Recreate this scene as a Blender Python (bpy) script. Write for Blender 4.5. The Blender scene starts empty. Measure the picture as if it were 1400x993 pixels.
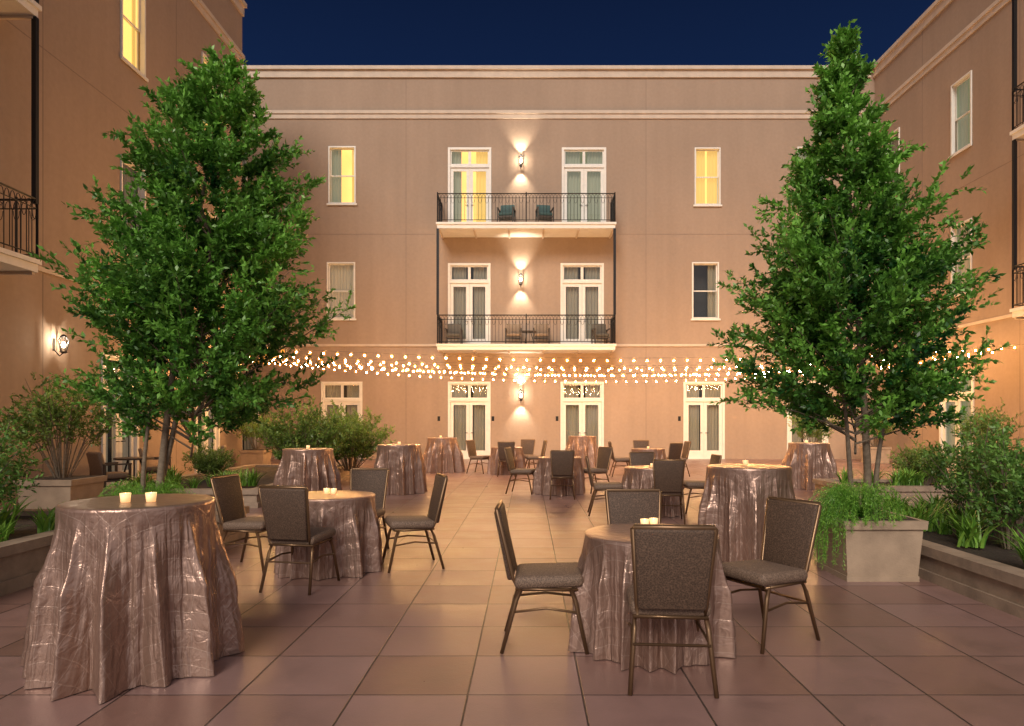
import bpy, bmesh, math, random
import numpy as np
from mathutils import Vector, Matrix
random.seed(7); rng=np.random.default_rng(7)
S=bpy.context.scene
COL=S.collection
# ---------------------------------------------------------------- materials
def newmat(name):
    m=bpy.data.materials.new(name); m.use_nodes=True
    nt=m.node_tree; b=nt.nodes["Principled BSDF"]
    return m,nt,b
def N(nt,t,**kw):
    n=nt.nodes.new(t)
    for k,v in kw.items(): setattr(n,k,v)
    return n
def plain(name,col,rough=.6,metal=0,noise=0,nscale=8,bump=0,bscale=60,spec=.5,emit=None,es=0,coords='Object'):
    m,nt,b=newmat(name); L=nt.links
    b.inputs['Base Color'].default_value=(*col,1); b.inputs['Roughness'].default_value=rough
    b.inputs['Metallic'].default_value=metal; b.inputs['Specular IOR Level'].default_value=spec
    if noise or bump: tc=N(nt,'ShaderNodeTexCoord')
    if noise:
        n=N(nt,'ShaderNodeTexNoise'); n.inputs['Scale'].default_value=nscale; n.inputs['Detail'].default_value=6; n.inputs['Roughness'].default_value=.6
        L.new(tc.outputs[coords],n.inputs['Vector'])
        mr=N(nt,'ShaderNodeMapRange'); mr.inputs['From Min'].default_value=.3; mr.inputs['From Max'].default_value=.7
        mr.inputs['To Min'].default_value=1-noise; mr.inputs['To Max'].default_value=1+noise
        L.new(n.outputs['Fac'],mr.inputs['Value'])
        mx=N(nt,'ShaderNodeVectorMath',operation='SCALE'); mx.inputs[0].default_value=col
        L.new(mr.outputs[0],mx.inputs['Scale']); L.new(mx.outputs[0],b.inputs['Base Color'])
    if bump:
        n2=N(nt,'ShaderNodeTexNoise'); n2.inputs['Scale'].default_value=bscale; n2.inputs['Detail'].default_value=4
        L.new(tc.outputs[coords],n2.inputs['Vector'])
        bp=N(nt,'ShaderNodeBump'); bp.inputs['Strength'].default_value=bump; bp.inputs['Distance'].default_value=.01
        L.new(n2.outputs['Fac'],bp.inputs['Height']); L.new(bp.outputs[0],b.inputs['Normal'])
    if emit:
        b.inputs['Emission Color'].default_value=(*emit,1); b.inputs['Emission Strength'].default_value=es
    return m
def math_node(nt,op,a=None,b=None,c=None):
    n=N(nt,'ShaderNodeMath',operation=op)
    for i,v in enumerate((a,b,c)):
        if v is None: continue
        if isinstance(v,(int,float)): n.inputs[i].default_value=v
        else: nt.links.new(v,n.inputs[i])
    return n.outputs[0]
def stucco(name,col):
    m,nt,b=newmat(name); L=nt.links
    tc=N(nt,'ShaderNodeTexCoord')
    n1=N(nt,'ShaderNodeTexNoise'); n1.inputs['Scale'].default_value=.3; n1.inputs['Detail'].default_value=8; n1.inputs['Roughness'].default_value=.6
    mp=N(nt,'ShaderNodeMapping'); mp.inputs['Scale'].default_value=(1.6,1.6,.6)
    L.new(tc.outputs['Object'],mp.inputs[0]); L.new(mp.outputs[0],n1.inputs['Vector'])
    n2=N(nt,'ShaderNodeTexNoise'); n2.inputs['Scale'].default_value=9; n2.inputs['Detail'].default_value=6
    L.new(tc.outputs['Object'],n2.inputs['Vector'])
    mp2=N(nt,'ShaderNodeMapping'); mp2.inputs['Scale'].default_value=(3.5,3.5,.12); L.new(tc.outputs['Object'],mp2.inputs[0])
    n4=N(nt,'ShaderNodeTexNoise'); n4.inputs['Scale'].default_value=1; n4.inputs['Detail'].default_value=4; L.new(mp2.outputs[0],n4.inputs['Vector'])
    a=math_node(nt,'MULTIPLY_ADD',n1.outputs['Fac'],.40,.55)
    a=math_node(nt,'MULTIPLY_ADD',n4.outputs['Fac'],.14,a)
    c=math_node(nt,'MULTIPLY_ADD',n2.outputs['Fac'],.2,a)
    mx=N(nt,'ShaderNodeVectorMath',operation='SCALE'); mx.inputs[0].default_value=col; L.new(c,mx.inputs['Scale'])
    L.new(mx.outputs[0],b.inputs['Base Color']); b.inputs['Roughness'].default_value=.85; b.inputs['Specular IOR Level'].default_value=.2
    n3=N(nt,'ShaderNodeTexNoise'); n3.inputs['Scale'].default_value=70; n3.inputs['Detail'].default_value=3
    L.new(tc.outputs['Object'],n3.inputs['Vector'])
    bp=N(nt,'ShaderNodeBump'); bp.inputs['Strength'].default_value=.3; bp.inputs['Distance'].default_value=.01
    L.new(n3.outputs['Fac'],bp.inputs['Height']); L.new(bp.outputs[0],b.inputs['Normal'])
    return m
M_stucco=stucco('stucco',(.385,.290,.222))
M_trim=plain('cream_trim',(.56,.47,.385),.7,noise=.1,nscale=3)
M_white=plain('white_paint',(.76,.74,.69),.45,noise=.05,nscale=6)
M_iron=plain('wrought_iron',(.02,.02,.022),.45,.6)
M_joint=plain('joint_line',(.25,.185,.145),.9)
def glassmat():
    m,nt,b=newmat('window_glass'); L=nt.links
    nt.nodes.remove(b); out=nt.nodes['Material Output']
    t=N(nt,'ShaderNodeBsdfTransparent'); g=N(nt,'ShaderNodeBsdfGlossy'); g.inputs['Roughness'].default_value=.04
    t.inputs[0].default_value=(.88,.9,.86,1)
    mx=N(nt,'ShaderNodeMixShader'); mx.inputs[0].default_value=.08
    L.new(t.outputs[0],mx.inputs[1]); L.new(g.outputs[0],mx.inputs[2]); L.new(mx.outputs[0],out.inputs[0]); return m
M_glass=glassmat()
M_cur={'dim':plain('grey_curtain',(.30,.28,.24),.9,emit=(.5,.45,.35),es=.05),  # curtains glow by themselves: room light put into their emission
 'pale':plain('pale_curtain',(.55,.50,.43),.9,emit=(.5,.45,.35),es=.14),
 'lit':plain('lit_curtain',(.5,.36,.12),.9,emit=(1,.64,.18),es=.70),
 'cool':plain('pale_green_curtain',(.30,.30,.24),.9,emit=(.55,.6,.44),es=.22)}
M_room={'dim':plain('dim_room',(.03,.03,.03),.9,emit=(.3,.3,.28),es=.02),  # room boxes emit on their own, even the dark ones, in place of indoor lamps
 'lit':plain('lit_room',(.6,.4,.15),.9,emit=(1,.66,.22),es=1.2),
 'cool':plain('cool_room',(.2,.25,.22),.9,emit=(.6,.6,.3),es=.25),}
def paver():
    m,nt,b=newmat('concrete_pavers'); L=nt.links
    tc=N(nt,'ShaderNodeTexCoord')
    mp=N(nt,'ShaderNodeMapping'); mp.inputs['Location'].default_value=(.33+.628*40,-3.73+.615*40,0)
    L.new(tc.outputs['Object'],mp.inputs[0])
    sx=N(nt,'ShaderNodeSeparateXYZ'); L.new(mp.outputs[0],sx.inputs[0])
    u=math_node(nt,'DIVIDE',sx.outputs[0],.628); v=math_node(nt,'DIVIDE',sx.outputs[1],.615)
    fu=math_node(nt,'FRACT',u); fv=math_node(nt,'FRACT',v)
    iu=math_node(nt,'FLOOR',u); iv=math_node(nt,'FLOOR',v)
    cb=N(nt,'ShaderNodeCombineXYZ'); L.new(iu,cb.inputs[0]); L.new(iv,cb.inputs[1])
    wn=N(nt,'ShaderNodeTexWhiteNoise',noise_dimensions='3D'); L.new(cb.outputs[0],wn.inputs['Vector'])
    eu=math_node(nt,'MINIMUM',fu,math_node(nt,'SUBTRACT',1,fu)); ev=math_node(nt,'MINIMUM',fv,math_node(nt,'SUBTRACT',1,fv))
    e=math_node(nt,'MINIMUM',eu,ev)
    jr=N(nt,'ShaderNodeMapRange',interpolation_type='SMOOTHSTEP'); L.new(e,jr.inputs['Value'])
    jr.inputs['From Min'].default_value=.004; jr.inputs['From Max'].default_value=.012
    nz=N(nt,'ShaderNodeTexNoise'); nz.inputs['Scale'].default_value=2.2; nz.inputs['Detail'].default_value=9; nz.inputs['Roughness'].default_value=.68
    va=N(nt,'ShaderNodeVectorMath',operation='MULTIPLY_ADD'); L.new(wn.outputs['Color'],va.inputs[0]); va.inputs[1].default_value=(3,3,3); L.new(mp.outputs[0],va.inputs[2])
    L.new(va.outputs[0],nz.inputs['Vector'])
    nb=N(nt,'ShaderNodeTexNoise'); nb.inputs['Scale'].default_value=.45; nb.inputs['Detail'].default_value=5; L.new(mp.outputs[0],nb.inputs['Vector'])
    br=math_node(nt,'MULTIPLY_ADD',wn.outputs['Value'],.36,.20)
    br=math_node(nt,'MULTIPLY_ADD',nz.outputs['Fac'],1.0,br)
    br=math_node(nt,'MULTIPLY_ADD',nb.outputs['Fac'],.5,br)
    br=math_node(nt,'MULTIPLY',br,.76)
    cm=N(nt,'ShaderNodeMix',data_type='RGBA'); L.new(wn.outputs['Value'],cm.inputs['Factor'])
    cm.inputs[6].default_value=(.285,.160,.128,1); cm.inputs[7].default_value=(.265,.165,.150,1)
    sc=N(nt,'ShaderNodeVectorMath',operation='SCALE'); L.new(cm.outputs[2],sc.inputs[0]); L.new(br,sc.inputs['Scale'])
    m2=N(nt,'ShaderNodeMix',data_type='RGBA'); L.new(jr.outputs[0],m2.inputs['Factor']); m2.inputs[6].default_value=(.035,.025,.022,1); L.new(sc.outputs[0],m2.inputs[7])
    L.new(m2.outputs[2],b.inputs['Base Color'])
    rr=math_node(nt,'MULTIPLY_ADD',nz.outputs['Fac'],.5,.12); L.new(rr,b.inputs['Roughness']); b.inputs['Specular IOR Level'].default_value=.45
    tx=math_node(nt,'MULTIPLY',math_node(nt,'SUBTRACT',fu,.5),math_node(nt,'MULTIPLY_ADD',wn.outputs['Value'],.9,-.45))
    sy=N(nt,'ShaderNodeSeparateColor'); L.new(wn.outputs['Color'],sy.inputs[0])
    ty=math_node(nt,'MULTIPLY',math_node(nt,'SUBTRACT',fv,.5),math_node(nt,'MULTIPLY_ADD',sy.outputs[1],.9,-.45))
    h=math_node(nt,'MULTIPLY_ADD',jr.outputs[0],.5,math_node(nt,'ADD',tx,ty))
    g=N(nt,'ShaderNodeTexNoise'); g.inputs['Scale'].default_value=90; L.new(mp.outputs[0],g.inputs['Vector'])
    h=math_node(nt,'MULTIPLY_ADD',g.outputs['Fac'],.08,h); h=math_node(nt,'MULTIPLY_ADD',nz.outputs['Fac'],.4,h)
    bp=N(nt,'ShaderNodeBump'); bp.inputs['Strength'].default_value=.7; bp.inputs['Distance'].default_value=.012
    L.new(h,bp.inputs['Height']); L.new(bp.outputs[0],b.inputs['Normal'])
    return m
M_paver=paver()
M_ground=plain('asphalt_ground',(.06,.055,.05),.9)
M_cast=plain('cast_stone',(.36,.27,.19),.8,noise=.15,nscale=5,bump=.3)
M_castdk=plain('planter_wall_stone',(.30,.225,.165),.8,noise=.25,nscale=5,bump=.3)
M_soil=plain('mulch',(.04,.028,.02),.95,noise=.6,nscale=40,bump=1,bscale=60)
M_bark=plain('bark',(.20,.155,.11),.85,noise=.3,nscale=25,bump=.6)
def satin():
    m,nt,b=newmat('pintuck_taffeta'); L=nt.links
    uv=N(nt,'ShaderNodeTexCoord')
    nz=N(nt,'ShaderNodeTexNoise'); nz.inputs['Scale'].default_value=5; nz.inputs['Detail'].default_value=2; L.new(uv.outputs['UV'],nz.inputs['Vector'])
    ad=N(nt,'ShaderNodeVectorMath',operation='MULTIPLY_ADD'); L.new(nz.outputs['Color'],ad.inputs[0]); ad.inputs[1].default_value=(.045,.045,0); L.new(uv.outputs['UV'],ad.inputs[2])
    mp=N(nt,'ShaderNodeMapping'); mp.inputs['Rotation'].default_value=(0,0,math.radians(38)); mp.inputs['Scale'].default_value=(9.5,9.5,1); L.new(ad.outputs[0],mp.inputs[0])
    s=N(nt,'ShaderNodeSeparateXYZ'); L.new(mp.outputs[0],s.inputs[0])
    def edge(o):
        f=math_node(nt,'FRACT',o); return math_node(nt,'MINIMUM',f,math_node(nt,'SUBTRACT',1,f))
    e=math_node(nt,'MINIMUM',edge(s.outputs[0]),edge(s.outputs[1]))
    ln=N(nt,'ShaderNodeMapRange',interpolation_type='SMOOTHSTEP'); L.new(e,ln.inputs['Value']); ln.inputs['From Min'].default_value=.0; ln.inputs['From Max'].default_value=.04
    w=N(nt,'ShaderNodeTexNoise'); w.inputs['Scale'].default_value=14; w.inputs['Detail'].default_value=2.5; w.inputs['Distortion'].default_value=.9; L.new(uv.outputs['UV'],w.inputs['Vector'])
    nrm=N(nt,'ShaderNodeVectorMath',operation='NORMALIZE'); L.new(uv.outputs['UV'],nrm.inputs[0])
    ln2=N(nt,'ShaderNodeVectorMath',operation='LENGTH'); L.new(uv.outputs['UV'],ln2.inputs[0])
    sn=N(nt,'ShaderNodeSeparateXYZ'); L.new(nrm.outputs[0],sn.inputs[0])
    cc=N(nt,'ShaderNodeCombineXYZ'); L.new(math_node(nt,'MULTIPLY',sn.outputs[0],9),cc.inputs[0]); L.new(math_node(nt,'MULTIPLY',sn.outputs[1],9),cc.inputs[1]); L.new(math_node(nt,'MULTIPLY',ln2.outputs['Value'],1.5),cc.inputs[2])
    cr=N(nt,'ShaderNodeTexNoise'); cr.inputs['Scale'].default_value=1; cr.inputs['Detail'].default_value=2.5; cr.inputs['Distortion'].default_value=.3; L.new(cc.outputs[0],cr.inputs['Vector'])
    ridge=math_node(nt,'SUBTRACT',cr.outputs['Fac'],.5)
    sk=N(nt,'ShaderNodeMapRange'); L.new(ln2.outputs['Value'],sk.inputs['Value']); sk.inputs['From Min'].default_value=.45; sk.inputs['From Max'].default_value=.62
    h=math_node(nt,'MULTIPLY_ADD',e,.22,math_node(nt,'MULTIPLY',w.outputs['Fac'],.6))
    h=math_node(nt,'MULTIPLY_ADD',ln.outputs[0],-.05,h)
    h=math_node(nt,'MULTIPLY_ADD',math_node(nt,'MULTIPLY',ridge,sk.outputs[0]),3.4,h)
    bp=N(nt,'ShaderNodeBump'); bp.inputs['Strength'].default_value=.68; bp.inputs['Distance'].default_value=.02; L.new(h,bp.inputs['Height']); L.new(bp.outputs[0],b.inputs['Normal'])
    mc=N(nt,'ShaderNodeMix',data_type='RGBA'); L.new(ln.outputs[0],mc.inputs['Factor']); mc.inputs[6].default_value=(.44,.32,.26,1); mc.inputs[7].default_value=(.345,.228,.18,1)
    L.new(mc.outputs[2],b.inputs['Base Color'])
    b.inputs['Roughness'].default_value=.30; b.inputs['Metallic'].default_value=.58
    return m
M_satin=satin()
def fabric(name,c1,c2,scale):
    m,nt,b=newmat(name); L=nt.links
    tc=N(nt,'ShaderNodeTexCoord'); n=N(nt,'ShaderNodeTexVoronoi'); n.inputs['Scale'].default_value=scale; L.new(tc.outputs['Object'],n.inputs['Vector'])
    mc=N(nt,'ShaderNodeMix',data_type='RGBA'); mc.inputs[6].default_value=(*c1,1); mc.inputs[7].default_value=(*c2,1)
    L.new(n.outputs['Distance'],mc.inputs['Factor']); L.new(mc.outputs[2],b.inputs['Base Color']); b.inputs['Roughness'].default_value=.7
    bp=N(nt,'ShaderNodeBump'); bp.inputs['Strength'].default_value=.4; bp.inputs['Distance'].default_value=.003; L.new(n.outputs['Distance'],bp.inputs['Height']); L.new(bp.outputs[0],b.inputs['Normal'])
    return m
M_chfab=fabric('chair_weave',(.022,.013,.008),(.14,.085,.055),110)
M_chseat=fabric('chair_seat_weave',(.05,.032,.022),(.25,.17,.12),110)
M_frame=plain('bronze_frame',(.20,.125,.07),.36,.75)
M_patio=fabric('patio_cushion',(.05,.05,.045),(.16,.14,.11),90)
M_teal=fabric('teal_cushion',(.02,.05,.05),(.08,.16,.15),90)
M_patio2=fabric('wicker_tan',(.16,.11,.07),(.34,.25,.17),90)
M_patfr=plain('patio_frame',(.08,.06,.045),.5)
M_fil=plain('glowing_filament',(1,.8,.5),.5,emit=(1,.58,.26),es=600)
def halomat():
    m,nt,b=newmat('bulb_glass_halo'); nt.nodes.remove(b); out=nt.nodes['Material Output']  # bulb glass doubles as a halo: lens glow put into its emission
    t=N(nt,'ShaderNodeBsdfTransparent'); e=N(nt,'ShaderNodeEmission'); e.inputs[0].default_value=(1,.38,.04,1); e.inputs[1].default_value=.6
    t.inputs[0].default_value=(1,.9,.7,1)
    a=N(nt,'ShaderNodeAddShader'); nt.links.new(t.outputs[0],a.inputs[0]); nt.links.new(e.outputs[0],a.inputs[1]); nt.links.new(a.outputs[0],out.inputs[0])
    m.cycles.emission_sampling='NONE'; return m
M_halo=halomat()
M_lamp=plain('lantern_bulb',(1,.9,.7),.5,emit=(1,.82,.55),es=25)
M_votive=plain('frosted_votive_glass',(.9,.75,.5),.3,emit=(1,.5,.18),es=.9)
M_flame=plain('flame',(1,.8,.4),.5,emit=(1,.7,.3),es=25)
M_wire=plain('brown_cable',(.14,.10,.07),.6)
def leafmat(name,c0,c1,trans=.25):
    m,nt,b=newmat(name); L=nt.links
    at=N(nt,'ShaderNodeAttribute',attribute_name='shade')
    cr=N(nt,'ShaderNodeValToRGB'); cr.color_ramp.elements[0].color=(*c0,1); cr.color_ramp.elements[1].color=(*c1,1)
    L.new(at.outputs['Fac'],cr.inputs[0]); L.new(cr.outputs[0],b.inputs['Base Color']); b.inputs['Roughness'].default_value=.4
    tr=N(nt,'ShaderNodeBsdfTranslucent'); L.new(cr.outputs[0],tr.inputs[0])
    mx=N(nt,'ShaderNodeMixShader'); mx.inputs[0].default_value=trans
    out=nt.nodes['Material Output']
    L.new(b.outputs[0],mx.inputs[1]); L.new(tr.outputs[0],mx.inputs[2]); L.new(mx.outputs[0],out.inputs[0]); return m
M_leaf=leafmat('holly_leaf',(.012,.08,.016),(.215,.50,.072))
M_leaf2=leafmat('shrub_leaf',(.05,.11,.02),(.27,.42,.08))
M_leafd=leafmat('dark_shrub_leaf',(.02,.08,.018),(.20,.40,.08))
M_fern=leafmat('fern_green',(.08,.26,.02),(.34,.64,.10),.3)
M_strap=leafmat('strap_leaf',(.05,.17,.02),(.26,.50,.07),.2)
# ---------------------------------------------------------------- mesh helpers
class MB:
    def __init__(s): s.v=[]; s.f=[]
    def box(s,x0,x1,y0,y1,z0,z1):
        i=len(s.v)
        s.v+=[(x0,y0,z0),(x1,y0,z0),(x1,y1,z0),(x0,y1,z0),(x0,y0,z1),(x1,y0,z1),(x1,y1,z1),(x0,y1,z1)]
        s.f+=[tuple(i+k for k in q) for q in ((0,3,2,1),(4,5,6,7),(0,1,5,4),(1,2,6,5),(2,3,7,6),(3,0,4,7))]
        return s
    def frustum(s,cx,cy,z0,h0,z1,h1):
        i=len(s.v)
        for z,h in((z0,h0),(z1,h1)): s.v+=[(cx-h,cy-h,z),(cx+h,cy-h,z),(cx+h,cy+h,z),(cx-h,cy+h,z)]
        s.f+=[tuple(i+k for k in q) for q in ((0,3,2,1),(4,5,6,7),(0,1,5,4),(1,2,6,5),(2,3,7,6),(3,0,4,7))]
        return s
    def quad(s,a,b,c,d):
        i=len(s.v); s.v+=[a,b,c,d]; s.f.append((i,i+1,i+2,i+3)); return s
    def tube(s,pts,r,n=6,cap=True):
        pts=[Vector(p) for p in pts]
        if not hasattr(r,'__len__'): r=[r]*len(pts)
        base=len(s.v); up=Vector((.13,.21,.97)).normalized()
        for k,p in enumerate(pts):
            d=(pts[min(k+1,len(pts)-1)]-pts[max(k-1,0)]).normalized()
            a=d.cross(up)
            if a.length<.1: a=d.cross(Vector((1,0,0)))
            a.normalize(); b=d.cross(a)
            for j in range(n):
                t=2*math.pi*j/n; q=p+(a*math.cos(t)+b*math.sin(t))*r[k]; s.v.append(tuple(q))
        for k in range(len(pts)-1):
            for j in range(n):
                s.f.append((base+k*n+j,base+k*n+(j+1)%n,base+(k+1)*n+(j+1)%n,base+(k+1)*n+j))
        if cap:
            s.f.append(tuple(base+j for j in range(n))); s.f.append(tuple(base+(len(pts)-1)*n+j for j in range(n)))
        return s
    def lathe(s,prof,n=16,cx=0,cy=0):
        base=len(s.v)
        for r,z in prof:
            for j in range(n):
                t=2*math.pi*j/n; s.v.append((cx+r*math.cos(t),cy+r*math.sin(t),z))
        for k in range(len(prof)-1):
            for j in range(n): s.f.append((base+k*n+j,base+k*n+(j+1)%n,base+(k+1)*n+(j+1)%n,base+(k+1)*n+j))
        return s
def mobj(name,mb,mat,parent=None,smooth=False,loc=None):
    me=bpy.data.meshes.new(name); me.from_pydata(mb.v,[],mb.f); me.materials.append(mat)
    if smooth: me.polygons.foreach_set('use_smooth',[True]*len(me.polygons))
    o=bpy.data.objects.new(name,me); COL.objects.link(o)
    if parent: o.parent=parent
    if loc: o.location=loc
    return o
def rbox(name,w,d,h,bev,mat,parent,loc=(0,0,0),rotx=0,taper=1.0,seg=3):
    bm=bmesh.new(); bmesh.ops.create_cube(bm,size=1)
    for v in bm.verts: v.co=Vector((v.co.x*w*(taper if v.co.z<0 else 1),v.co.y*d,v.co.z*h))
    bmesh.ops.bevel(bm,geom=bm.edges[:],offset=bev,segments=seg,profile=.5,affect='EDGES')
    bm.transform(Matrix.Translation(loc)@Matrix.Rotation(rotx,4,'X'))
    me=bpy.data.meshes.new(name); bm.to_mesh(me); bm.free(); me.materials.append(mat)
    me.polygons.foreach_set('use_smooth',[True]*len(me.polygons))
    o=bpy.data.objects.new(name,me); COL.objects.link(o); o.parent=parent; return o
def empty(name,loc=(0,0,0),rotz=0,parent=None):
    o=bpy.data.objects.new(name,None); o.empty_display_size=.2; COL.objects.link(o); o.location=loc; o.rotation_euler=(0,0,rotz)
    if parent: o.parent=parent
    return o
def tag(o,label,cat,group=None,kind=None):
    o["label"]=label; o["category"]=cat
    if group: o["group"]=group
    if kind: o["kind"]=kind
    return o
def copy_thing(root,loc,rotz=0,sc=None,skip=()):
    def rec(o,par):
        c=o.copy(); COL.objects.link(c)
        if par: c.parent=par; c.matrix_parent_inverse=o.matrix_parent_inverse.copy()
        for ch in list(o.children):
            if ch.name.split('.')[0] in skip: continue
            rec(ch,c)
        return c
    c=rec(root,None); c.location=loc; c.rotation_euler=(0,0,rotz)
    if sc: c.scale=(sc,sc,sc)
    return c
# ---------------------------------------------------------------- setting
g=mobj('ground',MB().quad((-400,-400,-.01),(400,-400,-.01),(400,400,-.01),(-400,400,-.01)),M_ground); g["kind"]="structure"
p=mobj('courtyard_paving',MB().quad((-15,-8,0),(15,-8,0),(15,27,0),(-15,27,0)),M_paver); p["kind"]="structure"

def shell(root,u0,u1,z1,openings,depth=8):
    mb=MB()
    us=sorted({u0,u1,*[o[0] for o in openings],*[o[1] for o in openings]})
    zs=sorted({0,z1,*[o[2] for o in openings],*[o[3] for o in openings]})
    for a,b in zip(us,us[1:]):
        for c,d in zip(zs,zs[1:]):
            mu,mz=(a+b)/2,(c+d)/2
            if any(o[0]<mu<o[1] and o[2]<mz<o[3] for o in openings): continue
            mb.quad((a,0,c),(b,0,c),(b,0,d),(a,0,d))
    R=.17
    for a,b,c,d in openings:
        mb.quad((a,0,c),(a,0,d),(a,R,d),(a,R,c)); mb.quad((b,0,c),(b,R,c),(b,R,d),(b,0,d))
        mb.quad((a,0,d),(b,0,d),(b,R,d),(a,R,d)); mb.quad((a,0,c),(a,R,c),(b,R,c),(b,0,c))
    mb.quad((u0,0,z1),(u1,0,z1),(u1,depth,z1),(u0,depth,z1))
    mb.quad((u0,0,0),(u0,0,z1),(u0,depth,z1),(u0,depth,0)); mb.quad((u1,0,0),(u1,depth,0),(u1,depth,z1),(u1,0,z1))
    mb.quad((u0,depth,0),(u0,depth,z1),(u1,depth,z1),(u1,depth,0))
    return mobj('wall',mb,M_stucco,root)
def curtain(parent,u0,u1,z0,z1,kind,v=.24):
    mb=MB(); n=max(6,int((u1-u0)/.018)); ph=random.random()*6
    for i in range(n+1):
        u=u0+(u1-u0)*i/n; y=v+.028*math.sin(u*52+ph)+.01*math.sin(u*23+ph*2)
        mb.v+=[(u,y,z0),(u,y,z1)]
    for i in range(n): mb.f.append((2*i,2*i+2,2*i+3,2*i+1))
    return mobj('curtain',mb,M_cur[kind],parent,True)
def curtains(w,u0,u1,z0,z1,cur,ck):
    W=u1-u0
    if isinstance(ck,str): ck=(ck,ck)
    if cur[0]: curtain(w,u0,u0+W*cur[0],z0,z1,ck[0])
    if cur[1]: curtain(w,u1-W*cur[1],u1,z0,z1,ck[1])
def room(parent,u0,u1,z0,z1,kind):
    mb=MB(); a,b,c,d=u0-.05,u1+.05,z0-.03,z1+.05; v0,v1=.175,.7
    mb.quad((a,v1,c),(b,v1,c),(b,v1,d),(a,v1,d)); mb.quad((a,v0,c),(a,v1,c),(a,v1,d),(a,v0,d)); mb.quad((b,v0,c),(b,v1,c),(b,v1,d),(b,v0,d))
    mb.quad((a,v0,d),(b,v0,d),(b,v1,d),(a,v1,d)); mb.quad((a,v0,c),(b,v0,c),(b,v1,c),(a,v1,c))
    return mobj('room_interior',mb,M_room[kind],parent)
def rect_frame(mb,u0,u1,z0,z1,w,v0,v1,wb=None):
    wb=w if wb is None else wb
    mb.box(u0,u0+w,v0,v1,z0,z1); mb.box(u1-w,u1,v0,v1,z0,z1)
    mb.box(u0+w,u1-w,v0+.001,v1-.001,z1-w,z1); mb.box(u0+w,u1-w,v0+.001,v1-.001,z0,z0+wb)
def window(root,u0,u1,z0,z1,kind='dim',cur=(.45,.45),ck=None):
    w=empty('window',parent=root); ck=ck or kind
    mb=MB(); rect_frame(mb,u0+.003,u1-.003,z0+.003,z1-.003,.05,-.035,.08)
    mb.box(u0-.05,u1+.05,-.07,-.036,z0-.06,z0+.01); mobj('window_frame',mb,M_white,w)
    mb=MB(); zm=(z0+z1)/2; rect_frame(mb,u0+.054,u1-.054,zm-.02,z1-.054,.04,.085,.115); rect_frame(mb,u0+.054,u1-.054,z0+.054,zm+.02,.04,.12,.15)
    mobj('sash',mb,M_white,w)
    mobj('glass',MB().quad((u0+.05,.10,z0+.05),(u1-.05,.10,z0+.05),(u1-.05,.10,z1-.05),(u0+.05,.10,z1-.05)),M_glass,w)
    room(w,u0,u1,z0,z1,kind); curtains(w,u0,u1,z0,z1,cur,ck)
def door(root,u0,u1,z0,z1,kind='dim',cur=(.42,.42),ck=None,tr=.72):
    w=empty('french_door',parent=root); ck=ck or kind
    mb=MB(); rect_frame(mb,u0+.003,u1-.003,z0+.003,z1-.003,.085,-.04,.09,.03)
    zt=z1-tr; um=(u0+u1)/2
    mb.box(u0+.088,u1-.088,-.02,.088,zt-.05,zt+.05)
    mobj('door_frame',mb,M_white,w)
    mb=MB(); a,b=u0+.09,u1-.09
    rect_frame(mb,a,um-.002,zt+.052,z1-.09,.05,.03,.075); rect_frame(mb,um+.002,b,zt+.052,z1-.09,.05,.03,.075); mobj('transom_window',mb,M_white,w)
    for s0,s1,hu in((a,um-.004,um-.07),(um+.004,b,um+.07)):
        mb=MB(); zb=z0+.036; ztp=zt-.053
        mb.box(s0,s0+.12,.03,.075,zb,ztp); mb.box(s1-.12,s1,.03,.075,zb,ztp); mb.box(s0+.12,s1-.12,.031,.074,ztp-.13,ztp); mb.box(s0+.12,s1-.12,.031,.074,zb,zb+.3)
        mobj('door_leaf',mb,M_white,w)
        mobj('door_handle',MB().tube([(hu,.028,z0+1.02),(hu,-.02,z0+1.02),(hu+(.1 if hu>um else -.1),-.02,z0+1.02)],.012,6),M_iron,w)
    mobj('glass',MB().quad((a,.06,z0+.05),(b,.06,z0+.05),(b,.06,z1-.09),(a,.06,z1-.09)),M_glass,w)
    room(w,u0,u1,z0,z1,kind); curtains(w,u0,u1,z0,z1,cur,ck)
def railing(parent,path,z0,h=1.06):
    mb=MB()
    for a,b in zip(path,path[1:]):
        a=Vector((*a,0)); b=Vector((*b,0)); Ln=(b-a).length; d=(b-a)/Ln; n=int(Ln/.125)
        for z,r in((h,.022),(h-.16,.012),(.09,.014)): mb.tube([a+Vector((0,0,z0+z)),b+Vector((0,0,z0+z))],r,4)
        for i in range(n+1):
            q=a+d*(Ln*i/n); mb.tube([q+Vector((0,0,z0+.09)),q+Vector((0,0,z0+h-.16))],.0085,4,False)
            if i<n:
                c=a+d*(Ln*(i+.5)/n); st=[]
                for k in range(7):
                    t=math.pi*k/6; st.append(c+d*(-.055*math.cos(t))+Vector((0,0,z0+h-.16+.13*math.sin(t))))
                mb.tube(st,.007,4,False)
                if i%2==0:
                    st=[c+d*(-.055*math.cos(math.pi*k/6))+Vector((0,0,z0+h-.2-.16*math.sin(math.pi*k/6))) for k in range(7)]
                    mb.tube(st,.006,4,False)
        for i in range(0,3):
            q=a+d*(Ln*i/2); mb.tube([q+Vector((0,0,z0)),q+Vector((0,0,z0+h+.05))],.024,4)
    return mobj('railing',mb,M_iron,parent)
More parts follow.
